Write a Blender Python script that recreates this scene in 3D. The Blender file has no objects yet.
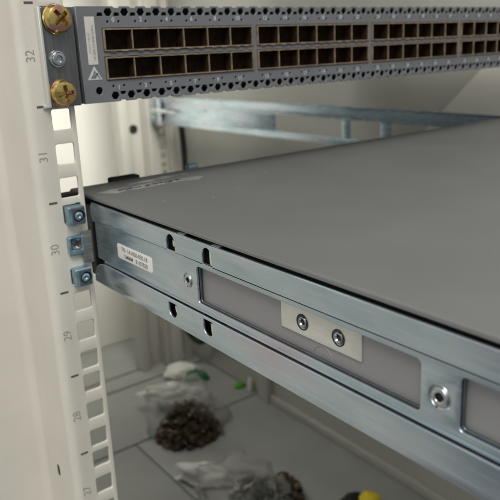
import bpy, bmesh, math, random
from mathutils import Vector, Matrix, noise
random.seed(7)
S = bpy.context.scene
COL = S.collection
MM = 0.001

# ------------------------------------------------------------------ camera
FPX, PCX, PCY = 665.36, 249.85, 232.84
CPOS = Vector((-117.26, -298.57, 65.70))
YAW, PIT, ROL = math.radians(36.552), math.radians(15.461), math.radians(-2.561)
fwd = Vector((math.sin(YAW)*math.cos(PIT), math.cos(YAW)*math.cos(PIT), -math.sin(PIT)))
rt = Vector((math.cos(YAW), -math.sin(YAW), 0)); up = rt.cross(fwd)
r2 = rt*math.cos(ROL)+up*math.sin(ROL); u2 = -rt*math.sin(ROL)+up*math.cos(ROL)
cd = bpy.data.cameras.new('camera'); cam = bpy.data.objects.new('camera', cd); COL.objects.link(cam)
cam.matrix_world = Matrix(((r2.x, u2.x, -fwd.x, CPOS.x*MM), (r2.y, u2.y, -fwd.y, CPOS.y*MM), (r2.z, u2.z, -fwd.z, CPOS.z*MM), (0, 0, 0, 1)))
cd.sensor_width = 36; cd.lens = FPX/500*36
cd.shift_x = (250-PCX)/500; cd.shift_y = -(250-PCY)/500
cd.clip_start = 0.01; cd.clip_end = 50
cd.dof.use_dof = True; cd.dof.focus_distance = 0.245; cd.dof.aperture_fstop = 25
S.camera = cam

# ------------------------------------------------------------------ world and lamps
W = bpy.data.worlds.new('World'); S.world = W; W.use_nodes = True
nt = W.node_tree
bg = nt.nodes['Background']
tc = nt.nodes.new('ShaderNodeTexCoord'); sx = nt.nodes.new('ShaderNodeSeparateXYZ')
mr = nt.nodes.new('ShaderNodeMapRange'); mr.inputs[1].default_value = -0.6; mr.inputs[2].default_value = 0.9
cr = nt.nodes.new('ShaderNodeValToRGB')
cr.color_ramp.elements[0].color = (0.17, 0.185, 0.19, 1)
cr.color_ramp.elements[1].color = (0.80, 0.80, 0.77, 1)
nt.links.new(tc.outputs['Generated'], sx.inputs[0]); nt.links.new(sx.outputs[2], mr.inputs[0])
nt.links.new(mr.outputs[0], cr.inputs[0]); nt.links.new(cr.outputs[0], bg.inputs[0])
bg.inputs[1].default_value = 0.62

def area(name, loc, target, sx_, sy_, power, col=(1, 0.975, 0.93), spread=180):
    l = bpy.data.lights.new(name, 'AREA'); l.shape = 'RECTANGLE'; l.size = sx_; l.size_y = sy_
    l.energy = power; l.color = col
    o = bpy.data.objects.new(name, l); COL.objects.link(o)
    o.location = Vector(loc); d = Vector(target)-Vector(loc)
    o.rotation_euler = d.to_track_quat('-Z', 'Y').to_euler()
    l.spread = math.radians(spread)
    return o
area('aisle_ceiling_lamp', (-0.50, -0.85, 1.5), (0, 0, 0), 1.4, 0.7, 25)
area('rail_side_fill', (-1.7, -0.7, 0.75), (0, -0.05, 0), 0.9, 0.5, 6, (1, 0.98, 0.95))  # added fill light for the left-facing side of the rail
area('rear_door_fill', (0.20, 0.42, 0.31), (0.30, 0.908, -0.13), 0.4, 0.10, 1.05, (1, 0.97, 0.91), 70)  # added fill light that brightens the cream rear door
area('rack_inner_fill', (0.12, 0.50, 0.32), (0.14, 0.50, -0.5), 0.35, 0.3, 1.3, (1, 0.98, 0.93))  # added fill light for the inside of the rack
S.view_settings.view_transform = 'Standard'; S.view_settings.look = 'None'
S.view_settings.exposure = 0.15; S.view_settings.gamma = 1.0

# ------------------------------------------------------------------ materials
def nodes(name):
    m = bpy.data.materials.new(name); m.use_nodes = True
    return m, m.node_tree, m.node_tree.nodes['Principled BSDF']
def mat(name, col, rough=0.5, metal=0.0, var=0.0, vscale=60, bump=0.0, bscale=900, col2=None, stretch=None, rvar=0.0, coat=0.0, spec=None):
    m, t, b = nodes(name)
    b.inputs['Base Color'].default_value = (*col, 1); b.inputs['Roughness'].default_value = rough
    b.inputs['Metallic'].default_value = metal; b.inputs['Coat Weight'].default_value = coat
    if spec is not None: b.inputs['Specular IOR Level'].default_value = spec
    tc = t.nodes.new('ShaderNodeTexCoord'); mp = t.nodes.new('ShaderNodeMapping')
    geo = t.nodes.new('ShaderNodeNewGeometry')
    t.links.new(geo.outputs['Position'], mp.inputs[0])
    if stretch: mp.inputs['Scale'].default_value = stretch
    n = t.nodes.new('ShaderNodeTexNoise'); n.inputs['Scale'].default_value = vscale; n.inputs['Detail'].default_value = 5
    t.links.new(mp.outputs[0], n.inputs['Vector'])
    if var > 0 or col2:
        r = t.nodes.new('ShaderNodeValToRGB')
        c2 = col2 if col2 else tuple(c*(1-var) for c in col)
        r.color_ramp.elements[0].color = (*c2, 1); r.color_ramp.elements[1].color = (*col, 1)
        r.color_ramp.elements[0].position = 0.35; r.color_ramp.elements[1].position = 0.65
        t.links.new(n.outputs[0], r.inputs[0]); t.links.new(r.outputs[0], b.inputs['Base Color'])
    if rvar > 0:
        q = t.nodes.new('ShaderNodeMapRange'); q.inputs[3].default_value = rough-rvar; q.inputs[4].default_value = rough+rvar
        t.links.new(n.outputs[0], q.inputs[0]); t.links.new(q.outputs[0], b.inputs['Roughness'])
    if bump > 0:
        n2 = t.nodes.new('ShaderNodeTexNoise'); n2.inputs['Scale'].default_value = bscale; n2.inputs['Detail'].default_value = 3
        t.links.new(geo.outputs['Position'], n2.inputs['Vector'])
        bm = t.nodes.new('ShaderNodeBump'); bm.inputs['Strength'].default_value = bump; bm.inputs['Distance'].default_value = 0.0004
        t.links.new(n2.outputs[0], bm.inputs['Height']); t.links.new(bm.outputs[0], b.inputs['Normal'])
    return m
M = {}
M['beige'] = mat('beige_powder_paint', (0.655, 0.625, 0.555), 0.45, var=0.06, vscale=35, bump=0.2, bscale=1300, rvar=0.06)
M['cream'] = mat('cream_door_paint', (0.84, 0.82, 0.75), 0.6, var=0.04, vscale=8)
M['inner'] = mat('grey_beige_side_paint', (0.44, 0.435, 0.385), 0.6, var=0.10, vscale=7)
M['shade'] = mat('dark_side_for_reflection', (0.14, 0.17, 0.19), 0.5)
M['wall_light_patch'] = mat('painted_wall_light', (0.72, 0.70, 0.62), 0.55, var=0.04, vscale=8)  # paler tone is the light patch painted over the right wall
M['floor'] = mat('grey_panel_paint', (0.33, 0.34, 0.315), 0.55, var=0.12, vscale=12, bump=0.1, bscale=300)
M['rear'] = mat('rear_post_paint', (0.50, 0.485, 0.43), 0.55, var=0.06, vscale=20)
M['cover'] = mat('dark_grey_cover_coat', (0.15, 0.152, 0.149), 0.5, var=0.07, vscale=18, bump=0.22, bscale=2600, rvar=0.05)
M['side'] = mat('grey_side_coat', (0.26, 0.258, 0.262), 0.5, var=0.06, vscale=40, bump=0.15, bscale=2600)
M['switch'] = mat('slate_grey_faceplate', (0.16, 0.166, 0.178), 0.45, var=0.08, vscale=90, bump=0.12, bscale=2600)
M['dark'] = mat('dark_body_paint', (0.025, 0.036, 0.04), 0.6)
M['black'] = mat('black_plastic', (0.006, 0.006, 0.006), 0.6)
M['cage'] = mat('tin_bronze_cage', (0.55, 0.43, 0.31), 0.36, metal=0.85, var=0.4, vscale=260, rvar=0.1)
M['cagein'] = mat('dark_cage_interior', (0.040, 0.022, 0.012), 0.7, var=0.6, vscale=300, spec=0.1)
M['ear'] = mat('brushed_grey_metal', (0.21, 0.215, 0.22), 0.34, metal=0.85, var=0.22, vscale=30, stretch=(25, 25, 1.5), rvar=0.08)
M['earlip'] = mat('bright_edge_metal', (0.76, 0.77, 0.74), 0.35, metal=0.7)
M['steel'] = mat('bright_steel', (0.62, 0.66, 0.70), 0.22, metal=1.0, var=0.3, vscale=300)
M['nickel'] = mat('brushed_nickel_plate', (0.78, 0.785, 0.74), 0.42, metal=0.75, var=0.10, vscale=60, stretch=(1, 2, 40), rvar=0.06)
M['bluezinc'] = mat('blue_zinc', (0.33, 0.47, 0.56), 0.30, metal=0.8, var=0.35, vscale=260, rvar=0.1)
M['zincdark'] = mat('dark_zinc', (0.22, 0.25, 0.27), 0.35, metal=0.9, var=0.3, vscale=200)
M['tab'] = mat('grey_spring_steel', (0.36, 0.35, 0.33), 0.38, metal=0.8, var=0.3, vscale=100, stretch=(1, 1, 12))
M['ink'] = mat('grey_ink', (0.30, 0.29, 0.26), 0.7)
M['inkdark'] = mat('dark_ink', (0.09, 0.085, 0.08), 0.7)
M['white'] = mat('white_ink', (0.50, 0.51, 0.52), 0.6)
M['label'] = mat('white_label_paper', (0.74, 0.73, 0.70), 0.5)
M['labelgrey'] = mat('aged_label_paper', (0.60, 0.58, 0.54), 0.6, var=0.08, vscale=300)
M['tape'] = mat('scuffed_tape_residue', (0.36, 0.357, 0.34), 0.35, var=0.5, vscale=140)
M['paper'] = mat('white_packet_paper', (0.75, 0.74, 0.68), 0.6, var=0.1, vscale=80)
M['green'] = mat('green_plastic', (0.02, 0.13, 0.05), 0.5, var=0.3, vscale=80)
M['lime'] = mat('lime_green_plastic', (0.09, 0.33, 0.02), 0.5)
M['yellow'] = mat('yellow_plastic', (0.80, 0.62, 0.02), 0.45)
M['brownbits'] = mat('bronze_hardware', (0.15, 0.11, 0.06), 0.42, metal=0.5, col2=(0.03, 0.022, 0.014), vscale=110)
M['greybits'] = mat('zinc_hardware', (0.42, 0.42, 0.38), 0.35, metal=0.7, col2=(0.06, 0.055, 0.045), vscale=100)
# galvanised sheet: blue-green zinc with faint purple drift and fine streaks along the roll direction
def zinc():
    m, t, b = nodes('galvanised_zinc')
    geo = t.nodes.new('ShaderNodeNewGeometry')
    def noise_(scale, st, det=4):
        mp = t.nodes.new('ShaderNodeMapping'); mp.inputs['Scale'].default_value = st
        n = t.nodes.new('ShaderNodeTexNoise'); n.inputs['Scale'].default_value = scale; n.inputs['Detail'].default_value = det
        t.links.new(geo.outputs['Position'], mp.inputs[0]); t.links.new(mp.outputs[0], n.inputs['Vector']); return n
    n1 = noise_(28, (1, 0.6, 1.6)); r = t.nodes.new('ShaderNodeValToRGB')
    e = r.color_ramp.elements
    e[0].position = 0.30; e[0].color = (0.50, 0.63, 0.71, 1)
    e[1].position = 0.72; e[1].color = (0.72, 0.71, 0.81, 1)
    k = r.color_ramp.elements.new(0.50); k.color = (0.67, 0.79, 0.87, 1)
    t.links.new(n1.outputs[0], r.inputs[0])
    n2 = noise_(60, (1, 1, 14), 6)
    mx = t.nodes.new('ShaderNodeMixRGB'); mx.blend_type = 'MULTIPLY'; mx.inputs[0].default_value = 0.30
    t.links.new(r.outputs[0], mx.inputs[1]); t.links.new(n2.outputs[0], mx.inputs[2]); t.links.new(mx.outputs[0], b.inputs['Base Color'])
    q = t.nodes.new('ShaderNodeMapRange'); q.inputs[3].default_value = 0.17; q.inputs[4].default_value = 0.34
    t.links.new(n2.outputs[0], q.inputs[0]); t.links.new(q.outputs[0], b.inputs['Roughness'])
    b.inputs['Metallic'].default_value = 0.93
    n3 = noise_(45, (1, 1, 2)); bm = t.nodes.new('ShaderNodeBump'); bm.inputs['Strength'].default_value = 0.10; bm.inputs['Distance'].default_value = 0.0004
    t.links.new(n3.outputs[0], bm.inputs['Height']); t.links.new(bm.outputs[0], b.inputs['Normal'])
    return m
M['zinc'] = zinc()
def brass():
    m, t, b = nodes('yellow_chromate_zinc')
    geo = t.nodes.new('ShaderNodeNewGeometry')
    n = t.nodes.new('ShaderNodeTexNoise'); n.inputs['Scale'].default_value = 190; n.inputs['Detail'].default_value = 2
    r = t.nodes.new('ShaderNodeValToRGB'); e = r.color_ramp.elements
    e[0].position = 0.43; e[0].color = (0.50, 0.26, 0.22, 1); e[1].position = 0.68; e[1].color = (0.42, 0.33, 0.08, 1)
    k = e.new(0.50); k.color = (0.58, 0.42, 0.13, 1)
    k = e.new(0.56); k.color = (0.66, 0.52, 0.20, 1)
    t.links.new(geo.outputs['Position'], n.inputs['Vector']); t.links.new(n.outputs[0], r.inputs[0]); t.links.new(r.outputs[0], b.inputs['Base Color'])
    b.inputs['Metallic'].default_value = 0.95; b.inputs['Roughness'].default_value = 0.27
    return m
M['brass'] = brass()
def dust(m, scale, thr, col):
    t = m.node_tree; b = t.nodes['Principled BSDF']; geo = t.nodes.new('ShaderNodeNewGeometry')
    v = t.nodes.new('ShaderNodeTexVoronoi'); v.inputs['Scale'].default_value = scale
    w = t.nodes.new('ShaderNodeTexNoise'); w.inputs['Scale'].default_value = scale*0.21
    c = t.nodes.new('ShaderNodeMath'); c.operation = 'LESS_THAN'; c.inputs[1].default_value = thr
    g = t.nodes.new('ShaderNodeMath'); g.operation = 'GREATER_THAN'; g.inputs[1].default_value = 0.55
    mu = t.nodes.new('ShaderNodeMath'); mu.operation = 'MULTIPLY'
    mx = t.nodes.new('ShaderNodeMixRGB'); mx.inputs[2].default_value = (*col, 1)
    t.links.new(geo.outputs['Position'], v.inputs['Vector']); t.links.new(geo.outputs['Position'], w.inputs['Vector'])
    t.links.new(v.outputs['Distance'], c.inputs[0]); t.links.new(w.outputs[0], g.inputs[0])
    t.links.new(c.outputs[0], mu.inputs[0]); t.links.new(g.outputs[0], mu.inputs[1]); t.links.new(mu.outputs[0], mx.inputs[0])
    l = b.inputs['Base Color'].links[0].from_socket; t.links.new(l, mx.inputs[1]); t.links.new(mx.outputs[0], b.inputs['Base Color'])
dust(M['cover'], 60, 0.045, (0.36, 0.36, 0.34)); dust(M['side'], 150, 0.06, (0.30, 0.30, 0.29))
def film():
    m, t, b = nodes('clear_bag_film')
    out = t.nodes['Material Output']
    tr = t.nodes.new('ShaderNodeBsdfTransparent'); mx = t.nodes.new('ShaderNodeMixShader')
    b.inputs['Base Color'].default_value = (0.50, 0.50, 0.46, 1); b.inputs['Roughness'].default_value = 0.18
    lw = t.nodes.new('ShaderNodeLayerWeight'); lw.inputs[0].default_value = 0.35
    mr = t.nodes.new('ShaderNodeMapRange'); mr.inputs[3].default_value = 0.12; mr.inputs[4].default_value = 0.75
    t.links.new(lw.outputs['Facing'], mr.inputs[0]); t.links.new(mr.outputs[0], mx.inputs[0])
    t.links.new(tr.outputs[0], mx.inputs[1]); t.links.new(b.outputs[0], mx.inputs[2]); t.links.new(mx.outputs[0], out.inputs[0])
    return m
M['film'] = film()

# ------------------------------------------------------------------ helpers (millimetres in, metres out)
def wloc(o):
    v = Vector((0, 0, 0))
    while o: v += o.location; o = o.parent
    return v
def link(name, me, m, parent=None, origin=(0, 0, 0)):
    """mesh given in world metres; re-based on its parent or on origin (mm)"""
    o = bpy.data.objects.new(name, me); COL.objects.link(o)
    if parent is not None:
        o.parent = parent; base = wloc(parent)
    else:
        base = Vector(origin)*MM; o.location = base
    me.transform(Matrix.Translation(-base))
    if m is not None:
        me.materials.clear(); me.materials.append(M[m])
    return o
def finish(bm, name='m', smooth=35):
    bmesh.ops.remove_doubles(bm, verts=bm.verts, dist=1e-4)
    bmesh.ops.recalc_face_normals(bm, faces=bm.faces)
    me = bpy.data.meshes.new(name); bm.to_mesh(me); bm.free()
    me.transform(Matrix.Scale(MM, 4))
    if smooth:
        for p in me.polygons: p.use_smooth = True
        me.set_sharp_from_angle(angle=math.radians(smooth))
    return me
FR = {'front': ((1, 0, 0), (0, 0, 1), (0, -1, 0)),   # u=X v=Z, faces the aisle
      'left': ((0, -1, 0), (0, 0, 1), (-1, 0, 0)),   # u=-Y v=Z, faces the rail side
      'top': ((1, 0, 0), (0, 1, 0), (0, 0, 1))}
def frame(kind, off):
    u, v, w = [Vector(a) for a in FR[kind]]
    return Matrix(((u.x, v.x, w.x, 0), (u.y, v.y, w.y, 0), (u.z, v.z, w.z, 0), (0, 0, 0, 1))), off
def place_bm(bm, kind, off):
    mt, _ = frame(kind, off)
    w = Vector(FR[kind][2])
    # off = coordinate along the axis of w (world value)
    ax = [abs(c) for c in w].index(1)
    bm.transform(mt)
    d = Vector((0, 0, 0)); d[ax] = off
    bm.transform(Matrix.Translation(d))
def plate_bm(outer, holes, th, bev, kind, off, flat_u=None, res=2):
    """sheet cut from an outline with holes; local w=0 is the FRONT face, thickness goes behind"""
    cu = bpy.data.curves.new('c', 'CURVE'); cu.dimensions = '2D'; cu.fill_mode = 'BOTH'
    for loop in [outer]+list(holes):
        sp = cu.splines.new('POLY'); sp.points.add(len(loop)-1)
        for i, (a, b) in enumerate(loop): sp.points[i].co = (a, b, 0, 1)
        sp.use_cyclic_u = True
    cu.extrude = max(th/2-bev, 0.0001); cu.bevel_depth = bev; cu.bevel_resolution = res; cu.offset = -bev
    o = bpy.data.objects.new('c', cu); COL.objects.link(o)
    dg = bpy.context.evaluated_depsgraph_get()
    me = bpy.data.meshes.new_from_object(o.evaluated_get(dg))
    bm = bmesh.new(); bm.from_mesh(me)
    bpy.data.objects.remove(o); bpy.data.curves.remove(cu); bpy.data.meshes.remove(me)
    if flat_u is not None:
        for v in bm.verts:
            if v.co.x < flat_u+bev*1.05:
                v.co.x = flat_u; v.co.z = th/2 if v.co.z > 0 else -th/2
    bm.transform(Matrix.Translation((0, 0, -th/2)))
    place_bm(bm, kind, off)
    return bm
def join(*bms):
    out = bms[0]
    for b in bms[1:]:
        me = bpy.data.meshes.new('t'); b.to_mesh(me); b.free(); out.from_mesh(me); bpy.data.meshes.remove(me)
    return out
def rect(x0, z0, x1, z1, r=0, n=4):
    if r <= 0: return [(x0, z0), (x1, z0), (x1, z1), (x0, z1)]
    p = []
    for cx, cz, a0 in ((x1-r, z0+r, -90), (x1-r, z1-r, 0), (x0+r, z1-r, 90), (x0+r, z0+r, 180)):
        for i in range(n+1):
            a = math.radians(a0+90*i/n); p.append((cx+r*math.cos(a), cz+r*math.sin(a)))
    return p
def circ(cx, cz, r, n=20):
    return [(cx+r*math.cos(2*math.pi*i/n), cz+r*math.sin(2*math.pi*i/n)) for i in range(n)]
def box_bm(x0, y0, z0, x1, y1, z1, bev=0.0, seg=2):
    bm = bmesh.new()
    bmesh.ops.create_cube(bm, size=1)
    bm.transform(Matrix.Translation(((x0+x1)/2, (y0+y1)/2, (z0+z1)/2)) @ Matrix.Diagonal((abs(x1-x0), abs(y1-y0), abs(z1-z0), 1)))
    if bev > 0: bmesh.ops.bevel(bm, geom=list(bm.edges), offset=bev, segments=seg, profile=0.6, affect='EDGES')
    return bm
def lathe_bm(prof, kind, cx, cz, off, n=32, squash=None):
    """prof: list of (radius, height above surface)"""
    bm = bmesh.new(); rings = []
    for r, h in prof:
        if r < 1e-6: rings.append([bm.verts.new((0, 0, h))])
        else: rings.append([bm.verts.new((r*math.cos(2*math.pi*i/n), r*math.sin(2*math.pi*i/n), h)) for i in range(n)])
    for a, b in zip(rings, rings[1:]):
        for i in range(n):
            j = (i+1) % n
            if len(a) == 1 and len(b) == 1: continue
            if len(b) == 1: bm.faces.new((a[i], a[j], b[0]))
            elif len(a) == 1: bm.faces.new((a[0], b[i], b[j]))
            else: bm.faces.new((a[i], a[j], b[j], b[i]))
    bm.transform(Matrix.Translation((cx, cz, 0)))
    place_bm(bm, kind, off)
    return bm
def extrude_profile(pts, axis, a0, a1, thick):
    """open polyline (sheet) swept along an axis: 'Z' uses (x,y) points, 'Y' uses (x,z) points"""
    bm = bmesh.new()
    n = len(pts); off = []
    for i in range(n):
        p0 = Vector(pts[max(i-1, 0)]); p1 = Vector(pts[min(i+1, n-1)])
        d = (p1-p0).normalized(); nn = Vector((-d.y, d.x)); off.append(Vector(pts[i])+nn*thick)
    loop = [Vector(p) for p in pts]+off[::-1]
    def mk(p, a): return (p.x, p.y, a) if axis == 'Z' else (p.x, a, p.y)
    A = [bm.verts.new(mk(p, a0)) for p in loop]; B = [bm.verts.new(mk(p, a1)) for p in loop]
    L = len(loop)
    for i in range(L): bm.faces.new((A[i], A[(i+1) % L], B[(i+1) % L], B[i]))
    for i in range(n-1):
        j = L-1-i
        bm.faces.new((A[i], A[i+1], A[j-1], A[j])); bm.faces.new((B[i], B[i+1], B[j-1], B[j]))
    return bm
def text_bm(s, size, kind, u, v, off, rot=0, ext=0.03, bold=0.0, sx=1.0, spacing=1.0):
    cu = bpy.data.curves.new('t', 'FONT'); cu.body = s; cu.size = size; cu.align_x = 'CENTER'; cu.align_y = 'CENTER'
    cu.extrude = ext; cu.offset = bold; cu.space_character = spacing
    o = bpy.data.objects.new('t', cu); COL.objects.link(o)
    dg = bpy.context.evaluated_depsgraph_get(); me = bpy.data.meshes.new_from_object(o.evaluated_get(dg))
    bm = bmesh.new(); bm.from_mesh(me)
    bpy.data.objects.remove(o); bpy.data.curves.remove(cu); bpy.data.meshes.remove(me)
    bm.transform(Matrix.Translation((u, v, 0)) @ Matrix.Rotation(rot, 4, 'Z') @ Matrix.Diagonal((sx, 1, 1, 1)))
    place_bm(bm, kind, off)
    return bm
def thing(name, label, cat, loc, group=None):
    o = bpy.data.objects.new(name, None); o.empty_display_size = 0.01; COL.objects.link(o)
    o.location = Vector(loc)*MM; o['label'] = label; o['category'] = cat
    if group: o['group'] = group
    return o
def tag(o, label, cat, group=None):
    o['label'] = label; o['category'] = cat
    if group: o['group'] = group
    return o
def part(name, bm, m, parent, smooth=35): return link(name, finish(bm, name, smooth), m, parent)
def struct(name, bm, m, origin=(0, 0, 0)):
    o = link(name, finish(bm, name), m, None, origin); o['kind'] = 'structure'; return o

# ================================================================== rack floor (structure), panels, walls
ZF = -517
fl = struct('floor', box_bm(-150, -450, ZF-30, 1400, 1400, ZF-4), 'floor', (300, 400, ZF))
# floor panels with open seams between them
for i, (x0, y0, x1, y1, lab) in enumerate([
        (271, -440, 509, 543, 'grey floor panel under the bags, beside the right side wall'),
        (-56, -440, 267, 543, 'grey floor panel left of the long seam, nearest the front'),
        (-56, 547, 509, 716, 'wide grey floor panel across the rack behind the brown hardware bag'),
        (-56, 722, 509, 764, 'narrow grey floor strip between the two rear seams'),
        (-56, 771, 509, 906, 'rearmost grey floor panel at the foot of the cream door')]):
    o = link('floor_panel', finish(box_bm(x0, y0, ZF-3.9, x1, y1, ZF, 0.8)), 'floor', None, ((x0+x1)/2, (y0+y1)/2, ZF-3.9))
    tag(o, lab, 'floor panel', 'floor panels of the rack')
# raised lips along the rear seams
o = link('rear_door', finish(box_bm(-60, 908, ZF, 512, 920, 320, 1)), 'cream', None, (226, 914, ZF))
tag(o, 'bright cream rear door seen through the gaps behind the post', 'door')
t = thing('side_panel', 'tall grey-beige side wall of the rack on the right, behind the far rail', 'side panel', (516, 400, ZF))
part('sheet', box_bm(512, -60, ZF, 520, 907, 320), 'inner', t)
part('frame_member', box_bm(500, 505, ZF+0.5, 511.5, 531, -180, 1.5), 'rear', t)
part('base_rail', box_bm(504, -60, ZF+0.5, 511.5, 504, ZF+14, 1.5), 'inner', t)
o = link('side_panel', finish(box_bm(-70, 60, ZF, -61, 907, 320)), 'shade', None, (-65, 400, ZF))  # unseen wall, coloured dark so the far rail reflects less light
tag(o, 'unseen left side wall of the rack, coloured dark for the far rail to reflect', 'side panel')
def tube_bm(pts, r, n=10):
    bm = bmesh.new(); P = [Vector(p) for p in pts]; out = []
    for i in range(len(P)-1):
        p0, p1, p2, p3 = P[max(i-1, 0)], P[i], P[i+1], P[min(i+2, len(P)-1)]
        for k in range(8):
            u = k/8; out.append(0.5*((2*p1)+(p2-p0)*u+(2*p0-5*p1+4*p2-p3)*u*u+(3*p1-p0-3*p2+p3)*u**3))
    out.append(P[-1]); prev = None
    for i, p in enumerate(out):
        d = (out[min(i+1, len(out)-1)]-out[max(i-1, 0)]).normalized(); a = d.orthogonal().normalized()
        if prev is not None:
            a = (pa-d*pa.dot(d)).normalized()
        pa = a; b = d.cross(a)
        ring = [bm.verts.new(p+(a*math.cos(2*math.pi*j/n)+b*math.sin(2*math.pi*j/n))*r) for j in range(n)]
        if prev:
            for j in range(n): bm.faces.new((prev[j], prev[(j+1) % n], ring[(j+1) % n], ring[j]))
        else: bm.faces.new(ring[::-1])
        prev = ring
    bm.faces.new(prev)
    return bm
o = link('power_cable', finish(tube_bm([(478, 700, 60), (482, 690, -120), (476, 700, -300), (470, 712, -420), (486, 690, -462), (498, 660, -430), (494, 620, -380), (490, 600, -200)], 5)), 'black', None, (480, 690, -460))
tag(o, 'black power cable looping down inside the rack beside the right wall', 'cable')
o = link('data_cable', finish(tube_bm([(487, 715, 80), (490, 708, -150), (484, 700, -330), (492, 690, -440), (500, 650, -455), (503, 600, -440)], 3.2)), 'zincdark', None, (490, 700, -450))
tag(o, 'thin dark grey data cable hanging beside the black power cable', 'cable')
# pale sheet painted as the light patch on the right wall, slanted edge included
o = link('lit_wall_patch', finish(plate_bm([(95, -300), (95, 120), (-45, 120), (-127, 32), (-175, -14), (-205, -44), (-205, -300)], [], 1.5, 0.2, 'left', 505)), 'wall_light_patch', None, (505, 50, -300))
tag(o, 'pale sheet standing in for the slanted patch of light on the right wall, above the far rail', 'panel')

o = link('unseen_roof', finish(box_bm(-58, 60, 330, 508, 690, 337, 1)), 'inner', None, (220, 350, 205))  # unseen sheet added to keep light out of the rack
tag(o, 'unseen grey-beige sheet added above the switch to darken the rack inside', 'panel')

# ================================================================== rear right post
t = thing('rear_post', 'blurred beige rear post with a row of square holes, carrying the far rail', 'rack post', (440, 745, ZF))
holes = []
z = -440
for U in range(-9, 3):
    for k in (6.35, 22.225, 38.1):
        zz = U*44.45+k
        holes.append(rect(460.2, zz-4.75, 469.8, zz+4.75, 0.6, 2))
part('hole_strip', plate_bm(rect(449, ZF+0.5, 474, 300, 0), holes, 2, 0.3, 'front', 733), 'rear', t)
part('column', join(box_bm(394, 750, ZF+0.5, 412, 780, 300, 2), box_bm(413, 762, ZF+0.5, 449, 766, 300, 0.5)), 'rear', t)
part('flange', box_bm(440, 733.5, ZF+0.5, 448.5, 761, 300, 1.5), 'rear', t)
part('corner_strip', box_bm(484, 738, ZF+0.5, 497, 760, 300, 1.5), 'rear', t)
part('cable_hole', lathe_bm([(0, 0.6), (6, 0.6), (7.5, 0.9), (8.5, 0)], 'front', 425, -62, 762), 'black', t)

# ================================================================== far rail (right side of the rack)
t = thing('slide_rail', 'blurred pale zinc slide rail with rectangular cutouts on the far side of the rack', 'slide rail', (446, 400, -47), 'slide rails of the pulled out server')
Z0, Z1 = -50.5, -5.5
wins = []
for a, b in ((600, 604),): pass
fr = [(393, 268), (255, 208), (192, 100), (88, -20), (-32, -140)]
for a, b in fr: wins.append(rect(-a, -41, -b, -19.5, 2))
wins.append(rect(-560, -24, -556, -21, 1))
part('channel', join(plate_bm(rect(-716, Z0, 200, Z1, 1), wins, 1.5, 0.4, 'left', 445),
                     plate_bm(rect(-700, Z1-8.5, 200, Z1-0.2, 1), [], 1.2, 0.4, 'left', 443.3),
                     plate_bm(rect(-700, Z0+0.2, 200, Z0+8, 1), [], 1.2, 0.4, 'left', 443.3),
                     box_bm(443.6, -200, Z1, 450, 700, Z1+1.2, 0.3)), 'zinc', t)
part('end_bracket', join(box_bm(441.5, 690, -52, 443.2, 726, -8, 0.6), box_bm(441.5, 726, -50, 470, 728, -8, 0.4)), 'zinc', t)
part('latch_pin', join(box_bm(436, 668, -31, 441.3, 716, -25, 2), box_bm(437, 640, -30, 441, 667, -26, 1)), 'nickel', t)
part('bolt', lathe_bm([(0, 2.5), (3, 2.5), (4, 0)], 'left', -672, -28, 442), 'black', t)

# ================================================================== front left post
PZ0, PZ1 = -330, 200
t = thing('rack_post', 'cream painted front post with square holes and rack unit numbers', 'rack post', (-10, 10, ZF))
holes = []
for U in range(-7, 4):
    for k in (6.35, 22.225, 38.1):
        zz = U*44.45+k
        if PZ0+8 < zz < PZ1-8: holes.append(rect(-4.9, zz-4.75, 4.1, zz+4.75, 0.9, 3))
face = plate_bm(rect(-12, PZ0, 6.4, PZ1), holes, 1.8, 0.35, 'front', 0, flat_u=-12)
pr = [(-12, 0)]
R0 = 4.2
for i in range(9):
    a = math.radians(90*i/8); pr.append((-12.3-R0*math.sin(a), R0-R0*math.cos(a)))
pr.append((-12.3-R0, 38))
R1 = 5
for i in range(9):
    a = math.radians(90*i/8); pr.append((-12.3-R0-R1+R1*math.cos(a), 38+R1*math.sin(a)))
pr += [(-60, 43), (-420, 43)]  # flange lengthened out of view to give the near rail a bright reflection
web = extrude_profile(pr[::-1], 'Z', PZ0, PZ1, 1.8)
part('flange_sheet', join(face), 'beige', t)
part('bent_web', web, 'beige', t)
part('side_slot', plate_bm([(x, z-152) for x, z in rect(-24.4, -3.4, -20.8, 3.4, 1.7)], [], 0.3, 0.05, 'left', -16.55), 'black', t)
part('reflection_filler', box_bm(-14.4, 10, PZ0, -8, 41, PZ1, 0.5), 'black', t)  # unseen black filler added to darken the reflection in the near rail
for U in range(27, 34):
    zt = (U-30)*44.45
    if -170 < zt < 120:
        part('unit_mark', box_bm(-11.3, -0.04, zt-0.55, -7.3, 0.02, zt+0.55), 'inkdark', t, 0)
for U, xx in ((32, -11.2), (31, -11.0), (30, -11.0), (29, -10.2), (28, -10.6), (27, -10.2)):
    zc = (U-31)*44.45+22.2+0.4
    part('unit_number', text_bm(str(U), 5.8, 'front', xx, zc-0.4, -0.03, math.pi/2, 0.03, 0.0, 0.95), 'ink', t, 0)

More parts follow.
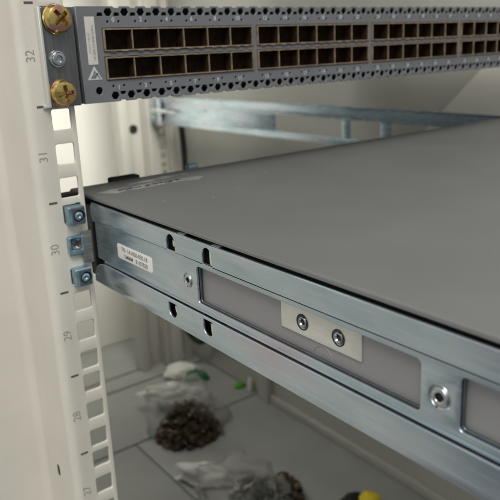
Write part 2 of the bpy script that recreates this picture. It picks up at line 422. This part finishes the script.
# ================================================================== switch in unit 32
t = thing('network_switch', 'slate grey rack switch with rows of square ports, above the empty unit', 'network switch', (232, 150, 44))
FX0, FX1, FZ0, FZ1, FY = 10.6, 452, 44.2, 87.3, -3.0
holes = []
pitch = 8.45
G0, GP = 22.9, 89.8
def trap(cx, cz, w0, w1, h): return [(cx-w0/2, cz-h/2), (cx+w0/2, cz-h/2), (cx+w1/2, cz+h/2), (cx-w1/2, cz+h/2)]
def hexa(cx, cz, w, h): return [(cx-w/2, cz), (cx-w/4, cz-h/2), (cx+w/4, cz-h/2), (cx+w/2, cz), (cx+w/4, cz+h/2), (cx-w/4, cz+h/2)]
x = 26.3
first = True
while x < 446:
    holes.append(hexa(x, 84.75, 4.3, 3.5)); holes.append(hexa(x, 47.0, 4.3, 3.5))
    for s in ((-1, 1) if first else (1,)):
        xb = x+s*pitch/2
        if xb > 20.5 or s > 0:
            holes.append(trap(xb, 83.75, 3.4, 2.2, 1.5))
            if xb > 24: holes.append(trap(xb, 48.1, 2.2, 3.4, 1.5))
    first = False
    x += pitch
PW = 14.3
nx = [26.3+pitch/2+i*pitch for i in range(50) if 26.3+pitch/2+i*pitch < 446]
for g in range(4):
    gx = G0+g*GP
    holes.append(rect(gx-0.5, 67.0, gx+6*PW+0.9, 77.8)); holes.append(rect(gx-0.5, 54.2, gx+6*PW+0.9, 65.0))
    for i in range(6):
        xc = gx+(i+0.5)*PW-1.6
        for s in (-2.8, 2.8):
            holes.append(circ(xc+s, 80.5, 0.62, 8)); holes.append(circ(xc+s, 51.4, 0.62, 8))
holes.append(circ(18.3, 49.7, 1.75, 20))
for i in range(4): holes.append(rect(390+i*15, 54.5, 402+i*15, 64.5, 0.5))
ol = [(FX0, FZ0)]
for xn in nx: ol += [(xn-1.7, FZ0), (xn-1.1, FZ0+0.75), (xn+1.1, FZ0+0.75), (xn+1.7, FZ0)]
ol += [(FX1, FZ0), (FX1, FZ1)]
for xn in nx[::-1]: ol += [(xn+1.7, FZ1), (xn+1.1, FZ1-0.75), (xn-1.1, FZ1-0.75), (xn-1.7, FZ1)]
ol += [(FX0, FZ1)]
part('faceplate', plate_bm(ol, holes, 1.2, 0.18, 'front', FY, res=1), 'switch', t, 0)
part('side_edge', box_bm(FX0, -1.7, FZ0, FX0+1.2, 6, FZ1, 0.3), 'switch', t)
part('chassis', join(box_bm(FX0+0.3, 9, FZ0+0.3, FX1-0.3, 330, FZ1-0.3, 0.6),
                     box_bm(FX0+1.4, 1.5, FZ0+0.35, FX1-0.3, 8.8, FZ0+0.85), box_bm(FX0+1.4, 1.5, FZ1-0.85, FX1-0.3, 8.8, FZ1-0.35)), 'dark', t)
for g in range(4):
    gx = G0+g*GP
    for z0, z1 in ((67.3, 77.5), (54.5, 64.7)):
        op = [rect(gx+i*PW+0.55, z0+0.65, gx+(i+1)*PW-0.1, z1-0.65) for i in range(6)]
        c = part('port_cage', plate_bm(rect(gx-0.35, z0, gx+6*PW+0.75, z1), op, 7, 0.1, 'front', FY-0.7, res=1), 'cage', t)
        bk = bmesh.new()
        for i in range(6):
            b = box_bm(gx+i*PW+0.6, 3.4, z0+0.7, gx+(i+1)*PW-0.15, 8.5, z1-0.7)
            me = bpy.data.meshes.new('t'); b.to_mesh(me); b.free(); bk.from_mesh(me)
        # liners a little inside the opening keep the cage mouth bronze and the inside dark
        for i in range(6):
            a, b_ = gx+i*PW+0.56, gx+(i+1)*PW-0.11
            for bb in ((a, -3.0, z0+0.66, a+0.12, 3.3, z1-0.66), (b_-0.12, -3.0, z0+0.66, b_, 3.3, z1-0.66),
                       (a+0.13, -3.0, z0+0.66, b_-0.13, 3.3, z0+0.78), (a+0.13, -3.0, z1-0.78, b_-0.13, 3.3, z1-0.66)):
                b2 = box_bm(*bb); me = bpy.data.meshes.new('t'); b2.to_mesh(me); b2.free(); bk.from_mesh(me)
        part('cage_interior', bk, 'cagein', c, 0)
        # spring tabs along the cage mouth
        tb = bmesh.new()
        for i in range(6):
            for q in (0.28, 0.7):
                xx = gx+(i+q)*PW
                zz = z0+0.0 if z0 > 60 else z1
                b2 = box_bm(xx-1.6, FY-1.0, zz-0.22, xx+1.6, FY-0.5, zz+0.22, 0.08)
                me = bpy.data.meshes.new('t'); b2.to_mesh(me); b2.free(); tb.from_mesh(me)
        part('spring_tab', tb, 'cage', c, 0)
nb = []
for g in range(4):
    for i in range(6):
        xc = G0+g*GP+(i+0.5)*PW-1.6
        k = g*12+i*2
        nb.append(text_bm(str(k), 2.9, 'front', xc, 81.3, FY-0.05, 0, 0.02, 0.06))
        nb.append(text_bm(str(k+1), 2.9, 'front', xc, 50.7, FY-0.05, 0, 0.02, 0.06))
part('port_numbers', join(*nb), 'white', t, 0)
lb = part('barcode_label', plate_bm(rect(14.2, 61.6, 19.0, 82.8, 0.2), [], 0.15, 0.03, 'front', FY-0.14), 'labelgrey', t)
bars = []
zz = 63.5
random.seed(3)
while zz < 78.5:
    h = random.choice((0.18, 0.25, 0.4)); bars.append(box_bm(17.0, FY-0.18, zz, 18.1, FY-0.145, zz+h)); zz += h+random.choice((0.2, 0.3, 0.45))
bars.append(text_bm('2102311EBF10', 1.5, 'front', 15.6, 71, FY-0.16, math.pi/2, 0.015))
part('print', join(*bars), 'ink', lb, 0)
tri = plate_bm([(13.0, 54.8), (20.4, 54.8), (16.7, 61.0)], [], 0.12, 0.02, 'front', FY-0.11)
w_ = part('static_warning_triangle', tri, 'white', t)
part('hand_symbol', join(plate_bm([(14.6, 55.5), (17.0, 55.5), (17.6, 56.6), (18.6, 57.6), (18.1, 58.0), (17.0, 57.2), (16.6, 58.4), (16.1, 58.3), (15.9, 57.2), (15.2, 56.6)], [], 0.06, 0.01, 'front', FY-0.18),
                         plate_bm([(16.2, 59.0), (16.6, 59.2), (19.4, 55.4), (18.8, 55.4)], [], 0.06, 0.01, 'front', FY-0.18)), 'switch', w_)
# mounting ear and its screws
ear = part('mounting_ear', plate_bm(rect(-5.6, 43.9, 9.0, 87.0, 0.8), [], 2.4, 0.35, 'front', -2.9), 'ear', t)
part('ear_edge', join(box_bm(-7.0, -4.0, 43.9, -5.7, -0.1, 87.0, 0.55, 3), box_bm(-8.6, -1.2, 43.6, -5.8, -0.1, 44.9, 0.3)), 'earlip', ear)
part('ear_fold', box_bm(7.9, -0.3, 44.2, 9.0, 12, 86.8, 0.3), 'ear', ear)
def phillips(cx, cz, r, h, off, m, washer=True, rot=0.0, tilt=(0, 0)):
    prof = [(r*0.96, 0.0), (r, 0.5), (r*0.97, h*0.38), (r*0.86, h*0.66), (r*0.66, h*0.86), (r*0.4, h*0.97), (0, h)]
    n = 64
    bm = bmesh.new(); rings = []
    rs = [(r*0.96, 0), (r, 0.5), (r*0.97, h*0.38), (r*0.90, h*0.58)]
    K = 26
    for k in range(K+1):
        rr = r*0.86*(1-k/K); rs.append((rr, None))
    def hz(x, y, base):
        c, s = math.cos(rot), math.sin(rot); a = abs(x*c+y*s); b = abs(-x*s+y*c)
        q = math.hypot(x, y)/r
        L = 0.6
        w = 0.105*r*(1+0.5*(1-q))
        d = 0
        if min(a, b) < w and max(a, b) < L*r: d = (2.6*h*0.55)*(1-max(a, b)/(L*r)*0.6)
        if q < 0.22: d = max(d, 1.4*h)
        return max(base-d, 0.25) if q > 0.22 else max(base-d, -0.3)
    for rr, hh in rs:
        if hh is None: hh = h*math.sqrt(max(0, 1-(rr/r)**2*0.62))
        if rr < 1e-6: rings.append([bm.verts.new((0, 0, hz(0, 0, hh)))])
        else: rings.append([bm.verts.new((rr*math.cos(2*math.pi*i/n), rr*math.sin(2*math.pi*i/n), hz(rr*math.cos(2*math.pi*i/n), rr*math.sin(2*math.pi*i/n), hh) if rr < r*0.88 else hh)) for i in range(n)])
    for a, b in zip(rings, rings[1:]):
        for i in range(n):
            j = (i+1) % n
            if len(b) == 1: bm.faces.new((a[i], a[j], b[0]))
            else: bm.faces.new((a[i], a[j], b[j], b[i]))
    if washer:
        ws = lathe_bm([(r*0.6, -0.9), (r*1.04, -0.9), (r*1.06, -0.5), (r*1.02, -0.15), (r*0.6, -0.1)], 'top', 0, 0, 0, 48)
        me = bpy.data.meshes.new('t'); ws.to_mesh(me); ws.free(); bm.from_mesh(me)
    bm.transform(Matrix.Rotation(tilt[0], 4, 'X') @ Matrix.Rotation(tilt[1], 4, 'Y'))
    bm.transform(Matrix.Translation((cx, cz, 1.0)))
    place_bm(bm, 'front', off)
    return bm
part('screw', phillips(1.3, 81.8, 6.3, 3.9, -2.9, 'brass', True, math.radians(38), (math.radians(-5), math.radians(7))), 'brass', ear, 30)
part('screw', phillips(0.4, 49.9, 5.9, 3.2, -2.9, 'brass', True, math.radians(5)), 'brass', ear, 30)
part('bolt', join(lathe_bm([(3.7, 0), (3.9, 0.5), (3.6, 1.0), (3.0, 1.1), (2.95, 2.2), (2.6, 2.7), (1.7, 2.9), (1.5, 2.2), (1.4, 1.2), (0, 1.0)], 'front', -0.4, 64.9, -2.9, 32),
                  lathe_bm([(0, 1.6), (0.6, 1.5), (0.9, 1.05)], 'front', -0.4, 64.9, -2.9, 6)), 'steel', ear)

# ================================================================== server pulled out of unit 30
t = thing('rack_server', 'dark grey flat server chassis pulled out to the front, with unmarked top cover', 'server', (220, -250, -44))
TX0, TX1, TY0, TY1, TZ = 12.0, 434, -560, 32, -0.6
cv = box_bm(TX0, TY0, TZ-1.9, TX1, TY1, TZ)
ed = [e for e in cv.edges if all(v.co.z > TZ-0.1 for v in e.verts)]
bmesh.ops.bevel(cv, geom=ed, offset=1.25, segments=4, profile=0.5, affect='EDGES')
cover = part('top_cover', cv, 'cover', t, 50)
part('body', box_bm(13.6, TY0+1, -44, TX1-1.5, TY1-1, TZ-6.5), 'side', t)
part('gap_shade_strip', box_bm(15.5, TY0+1, TZ-6.45, TX1-3, TY1-1, TZ-1.95), 'black', t)  # black strip stands in for the shade in the gap under the cover
part('rear_handle', join(box_bm(37, 33, -4.5, 54, 40, 0.6, 1.2), box_bm(40, 33, -14, 50, 46, -5, 1)), 'black', t)
part('rear_latch', box_bm(86, 33, -6, 93, 37, 1.6, 1.0), 'bluezinc', t)
part('nickel_plate', plate_bm(rect(138.3, -24.1, 174.8, -13.2, 0.3), [circ(148.9, -19.5, 2.75, 28), circ(165.2, -19.5, 2.75, 28)], 0.5, 0.08, 'left', 13.05), 'nickel', t)
for u in (148.9, 165.2):
    s = part('screw', join(lathe_bm([(2.7, 0.05), (2.62, 0.25), (2.2, 0.0), (2.1, -0.35), (1.95, -0.1), (1.7, 0.35), (1.35, 0.45), (1.1, 0.1), (0.75, -0.4), (0, -0.5)], 'left', u, -19.5, 13.25, 32)), 'steel', t)
    part('screw_recess', join(lathe_bm([(2.74, 0.02), (2.74, 0.09), (2.4, 0.1), (2.3, 0.06)], 'left', u, -19.5, 13.0, 32), lathe_bm([(1.02, 0.06), (0.5, -0.3), (0, -0.3)], 'left', u, -19.5, 13.28, 6)), 'black', s)
def arc_bm(cx, cz, r, a0, a1, tube, off):
    bm = bmesh.new(); n = 40; rings = []
    for i in range(n+1):
        a = math.radians(a0+(a1-a0)*i/n)
        rings.append([bm.verts.new((cx+(r+tube*math.cos(p))*math.cos(a), cz+(r+tube*math.cos(p))*math.sin(a), tube*0.7*math.sin(p))) for p in (0, math.pi/4, math.pi/2, 3*math.pi/4, math.pi)])
    for a, b in zip(rings, rings[1:]):
        for j in range(4): bm.faces.new((a[j], a[j+1], b[j+1], b[j]))
    place_bm(bm, 'left', off)
    return bm
part('embossed_ring', join(arc_bm(157.6, -29.4, 4.3, -10, 190, 0.28, 13.6), arc_bm(157.6, -29.4, 3.0, 20, 70, 0.15, 13.6)), 'side', t)
# leftover tape and a scuffed sticker near the rear edge of the cover
def blob_sheet(pts, th, off, seed):
    random.seed(seed)
    out = []
    for i in range(len(pts)):
        a = Vector(pts[i]); b = Vector(pts[(i+1) % len(pts)])
        k = max(2, int((b-a).length/2.5))
        for j in range(k):
            p = a.lerp(b, j/k); out.append((p.x+random.uniform(-.45, .45), p.y+random.uniform(-.45, .45)))
    return plate_bm(out, [], th, 0.02, 'top', off)
part('tape_residue', join(blob_sheet([(17, 8), (23, 0), (30, 3), (44, 2), (58, 4), (72, 0), (79, 5), (72, 9), (60, 8), (50, 12), (36, 9), (26, 12)], 0.12, TZ+0.13, 1),
                          blob_sheet([(38, 17), (52, 15), (78, 20), (62, 22), (50, 19)], 0.12, TZ+0.13, 2)), 'tape', cover)
random.seed(11)
sc = []
for i in range(16):
    a = i/16; x = 28+a*38+random.uniform(-1, 1); y = 5.6+a*1.0+random.uniform(-.8, .8)
    sc.append(blob_sheet([(x-1.3, y-1.1), (x+random.uniform(.8, 1.9), y-0.6), (x+1.0, y+1.5), (x-0.8, y+1.1)], 0.05, TZ+0.2, 30+i))
part('scuff_marks', join(*sc), 'dark', cover)

# near slide rail ---------------------------------------------------------------------------------------------
t = thing('slide_rail', 'bluish galvanised slide rail with oblong windows along the near side of the server', 'slide rail', (11, 0, -44), 'slide rails of the pulled out server')
RE = 420   # front end (u = -Y)
def dslot(cx, z0, z1, w, top):
    r = w/2; p = []
    if top:
        p += [(cx-r, z0), (cx+r, z0)]
        for i in range(9): a = math.pi*i/8; p.append((cx+r*math.cos(a), z1-r+r*math.sin(a)))
    else:
        for i in range(9): a = math.pi+math.pi*i/8; p.append((cx+r*math.cos(a), z0+r+r*math.sin(a)))
        p += [(cx+r, z1), (cx-r, z1)]
    return p
us = [(72.8, -11.2, -4.6), (99.2, -11.4, -4.7), (306, -11.4, -4.7), (332, -11.4, -4.7)]
ls = [(70.9, -40.9, -34.6), (97.3, -40.6, -34.2), (306, -40.6, -34.2), (332, -40.6, -34.2)]
upper = plate_bm([(-2.5, -12.9), (2, -12.4), (6, -11.9), (12, -11.7), (RE, -11.7), (RE, -3.2), (-1, -3.2), (-3.2, -4.4), (-4, -8)],
                 [dslot(c, a, b, 6.4, True) for c, a, b in us], 1.1, 0.32, 'left', 10, res=3)
lower = plate_bm([(-6, -44.4), (RE, -44.4), (RE, -32.9), (10, -32.9), (5, -33.2), (1.5, -33.9), (-2, -35.6), (-4.5, -38.4), (-5.8, -41.5)],
                 [dslot(c, a, b, 6.2, False) for c, a, b in ls], 1.1, 0.38, 'left', 9.8, res=3)
WN = [(90.0, 197.8), (210.0, 300), (340, 412)]
webp = plate_bm([(-2, -31.6), (RE, -31.6), (RE, -12.0), (-2, -12.0)],
                [rect(a, -29.2, b, -14.1, 1.6, 5) for a, b in WN]+[circ(u, v, r*0.93, 32) for u, v, r in ((83.1, -21.6, 3.3), (203.9, -22.4, 3.6), (318, -22.4, 3.6))], 1.0, 0.3, 'left', 10.9, res=3)
rims = [plate_bm(rect(a-0.15, -29.35, b+0.15, -13.95, 1.7, 5), [rect(a+0.55, -28.6, b-0.55, -14.7, 1.1, 5)], 0.7, 0.2, 'left', 12.0) for a, b in WN]
lip = box_bm(10.45, -RE, -32.15, 12.4, -6, -31.45, 0.25)
toplip = box_bm(10.6, -RE, -4.9, 11.4, 3, -3.35, 0.2)
botlip = box_bm(10.5, -RE, -44.3, 14.5, 5, -43.4, 0.25)
inner = plate_bm(rect(-10, -43.2, -2.2, -4.6, 0.3), [], 0.8, 0.1, 'left', 12.9)
ch = part('channel', join(upper, lower, webp, lip, toplip, botlip), 'zinc', t)
part('window_rim', join(*rims), 'zincdark', t)
part('end_gap_shade', inner, 'black', t)  # black plate stands in for the shade between post and rail end
part('end_clip', box_bm(1, 14, -4.5, 11, 24, -0.3, 0.8), 'black', t)
# curled retainer tabs inside the slots
def curl(cx, z0, z1, flip):
    pts = []
    bm = bmesh.new(); prev = None; n = 8
    for i in range(n+1):
        a = i/n; z = z0+(z1-z0)*a
        bow = math.sin(a*math.pi)
        x0 = cx+0.5+0.5*math.sin(a*3.0+flip)-0.5*bow; x1 = cx+2.9
        row = [bm.verts.new((x0, z, -0.9)), bm.verts.new(((x0+x1)/2, z, -0.45+0.2*bow)), bm.verts.new((x1, z, -0.3)), bm.verts.new((x1+0.2, z, -0.6))]
        if prev:
            for j in range(3): bm.faces.new((prev[j], prev[j+1], row[j+1], row[j]))
        prev = row
    place_bm(bm, 'left', 10.0)
    return bm
tabs = [(72.8, -9.2, -6.8, 0), (99.3, -11.0, -5.4, 0.2), (71.1, -38.4, -35.6, 1), (97.5, -39.6, -35.0, 0.4)]
for cx, a, b, f in tabs: part('retainer_tab', curl(cx, a, b, f), 'earlip', t, 80)
for cx, a, b in us+ls: part('slot_shade_backing', box_bm(13.3, -cx-7, a-1.8, 13.5, -cx+7, b+1.8), 'black', t)  # black sheets put the shade inside the slots into colour
for u, v, r in ((83.1, -21.6, 3.3), (203.9, -22.4, 3.6), (318, -22.4, 3.6)):
    k = r/3.0
    rv = part('rivet', join(lathe_bm([(3.0*k, 0.0), (2.9*k, 0.14), (2.6*k, 0.05), (2.35*k, -0.28), (2.2*k, 0.02), (2.0*k, 0.22), (1.3*k, 0.25), (1.05*k, 0.05), (0.95*k, -0.5), (0, -0.6)], 'left', u, v, 10.9, 40)), 'steel', t)
    part('rivet_recess', join(lathe_bm([(0.92*k, 0.0), (0.9*k, -0.3), (0, -0.35)], 'left', u, v, 10.93, 6), lathe_bm([(0, .06), (.28, .06), (.3, 0)], 'left', u-0.6*k, v-2.45*k, 10.88, 10)), 'black', rv)
# steel bits added as glints of the inner roller strip between cover and rail
for u in (80, 104): part('roller_glint', box_bm(10.3, -u-3, -3.15, 13.6, -u+1.5, -2.75, 0.2), 'steel', t)
lab = part('part_number_label', plate_bm([(a, b) for a, b in rect(21.4, -26.0, 54.6, -18.9, 1.3, 5)], [], 0.14, 0.03, 'left', 10.76), 'label', t)
part('print', join(text_bm('TR- 1A1020-030.18', 2.75, 'left', 38.0, -21.1, 10.74, 0, 0.015, 0.03, 1.12),
                   text_bm('12MMM   B1/07B20', 2.75, 'left', 38.6, -24.2, 10.74, 0, 0.015, 0.03, 1.05)), 'inkdark', lab, 0)
# mounting end: pegs through the post holes and the hook tab round the post
def peg(z, lock=False):
    cz = z
    if not lock:
        b = plate_bm(rect(-4.6, cz-4.5, 3.6, cz+4.4, 0.9, 3), [circ(0.4, cz-0.2, 2.95, 24)], 8.0, 0.45, 'front', -5.4, res=3)
        p = part('mounting_peg', b, 'bluezinc', t)
        part('peg_face', plate_bm(rect(-2.9, cz-3.9, 3.2, cz+3.6, 0.3), [circ(0.4, cz-0.2, 2.9, 24)], 0.3, 0.05, 'front', -5.62), 'zincdark', p)
        part('screw', lathe_bm([(2.3, -1.6), (2.3, -0.3), (2.0, 0.35), (1.2, 0.75), (0.7, 0.55), (0.35, 0.1), (0, 0)], 'front', 0.3, cz-0.3, -5.2, 24), 'bluezinc', p)
        part('thread_hole', lathe_bm([(2.9, -3.0), (0, -3.0)], 'front', 0.4, cz-0.2, -5.2, 24), 'black', p)
    else:
        b = plate_bm(rect(-5.0, cz-4.6, 2.9, cz+4.4, 0.8, 3), [rect(-3.9, cz-2.2, 1.2, cz+3.4, 0.5)], 6.5, 0.4, 'front', -2.6, res=3)
        p = part('locking_peg', b, 'bluezinc', t)
        part('peg_cup', lathe_bm([(3.6, -1.2), (2.2, -2.8), (1.4, -3.1), (0, -2.4)], 'front', -1.2, cz+0.6, -2.6, 20), 'zincdark', p)
        part('peg_tip', lathe_bm([(0, 0.9), (0.5, 0.8), (0.8, 0), (0.8, -2)], 'front', -0.5, cz-0.1, -4.0, 12), 'brass', p)
peg(-6.6); peg(-21.6, True); peg(-37.2)
part('hook_tab', join(box_bm(1.6, -2.2, -31.6, 6.9, -1.2, -15.6, 0.3), box_bm(5.8, -1.1, -31.6, 6.9, 8, -15.6, 0.3)), 'tab', t)

# ================================================================== bags on the floor
def heap(cx, cy, rx, ry, h, n, seed, size=(4, 9)):
    random.seed(seed); out = bmesh.new()
    for i in range(n):
        a = random.uniform(0, 2*math.pi); q = math.sqrt(random.random())
        x, y = cx+rx*q*math.cos(a), cy+ry*q*math.sin(a)
        z = ZF+h*(1-q**2)*random.uniform(0.15, 1)+4
        s = random.uniform(*size)
        b = bmesh.new()
        if i % 3 == 0: bmesh.ops.create_cone(b, cap_ends=True, segments=6, radius1=s*0.6, radius2=s*0.6, depth=s*0.6)
        elif i % 3 == 1: bmesh.ops.create_cone(b, cap_ends=True, segments=8, radius1=s*0.25, radius2=s*0.25, depth=s*2)
        else: bmesh.ops.create_cube(b, size=s)
        b.transform(Matrix.Translation((x, y, z)) @ Matrix.Rotation(random.uniform(0, 6), 4, Vector((random.random(), random.random(), random.random()+.1)).normalized()))
        me = bpy.data.meshes.new('t'); b.to_mesh(me); b.free(); out.from_mesh(me); bpy.data.meshes.remove(me)
    return out
def crumple(cx, cy, rx, ry, h, seed, amp=0.28, z0=0, rot=0.0, sub=4):
    bm = bmesh.new(); bmesh.ops.create_icosphere(bm, subdivisions=sub, radius=1)
    for v in bm.verts:
        p = v.co.copy()
        n = noise.noise(p*1.7+Vector((seed, 0, 0)))+0.6*abs(noise.noise(p*4.1+Vector((0, seed, 0))))+0.25*noise.noise(p*9+Vector((0, 0, seed)))
        q = p*(1+amp*n*1.4)
        z = max(q.z, -0.35)
        x, y = q.x*rx, q.y*ry
        c, s = math.cos(rot), math.sin(rot)
        v.co = (cx+x*c-y*s, cy+x*s+y*c, ZF+z0+0.6+(z+0.35)/1.35*h)
    return bm
t = thing('hardware_bag', 'clear bag of brown bronze hardware lying on the floor panel behind the rail', 'bag', (352, 545, ZF), 'bags of hardware')
k = part('hardware', heap(348, 515, 50, 44, 52, 800, 5, (4, 9)), 'brownbits', t, 0); k['kind'] = 'stuff'
part('plastic_film', crumple(366, 550, 54, 62, 62, 2.3, 0.34), 'film', t, 80)
part('folded_top', crumple(362, 600, 46, 13, 20, 8.1, 0.3, 26, -0.55), 'paper', t, 80)
t = thing('green_packet', 'white packet with a dark green band lying behind the brown hardware bag', 'packet', (420, 690, ZF))
part('packet_body', crumple(440, 686, 30, 17, 22, 4.4, 0.25, 3, -0.5), 'paper', t, 80)
part('green_band', crumple(455, 660, 24, 12, 16, 6.4, 0.2, 0, -0.7), 'green', t, 80)
t = thing('hardware_bag', 'clear silvery bag of mixed hardware nearest the front edge of the floor', 'bag', (325, 360, ZF), 'bags of hardware')
k = part('hardware', heap(330, 305, 38, 48, 36, 520, 9, (4, 9)), 'greybits', t, 0); k['kind'] = 'stuff'
k = part('loose_hardware', heap(362, 300, 26, 26, 28, 110, 19, (6, 12)), 'brownbits', t, 0); k['kind'] = 'stuff'
part('plastic_film', crumple(315, 335, 56, 62, 50, 5.7), 'film', t, 80)
part('folded_top', crumple(298, 398, 40, 13, 22, 3.1, 0.35, 4, -0.95), 'paper', t, 80)
o = link('yellow_cap', finish(crumple(443, 219, 14, 12, 12, 1.2, 0.15), smooth=80), 'yellow', None, (446, 222, ZF)); tag(o, 'yellow plastic cap on the floor panel under the near rail', 'cap')
o = link('black_strap', finish(crumple(425, 236, 18, 8, 8, 3.2, 0.2), smooth=80), 'black', None, (425, 236, ZF)); tag(o, 'small black strap on the floor beside the yellow cap', 'strap')
o = link('green_clip', finish(crumple(499, 583, 10, 7, 8, 7.2, 0.15), smooth=80), 'lime', None, (499, 583, ZF)); tag(o, 'lime green plastic clip on the floor near the right wall', 'clip')
o = link('paper_scrap', finish(crumple(487, 752, 11, 8, 12, 9.2, 0.25), smooth=80), 'paper', None, (487, 752, ZF)); tag(o, 'white paper scrap on the rear floor seam behind the green packet', 'scrap')
o = link('white_plug', finish(crumple(505, 560, 5, 5, 26, 2.2, 0.12), smooth=80), 'paper', None, (505, 560, ZF)); tag(o, 'small white plug standing by the right wall beside the lime clip', 'plug')
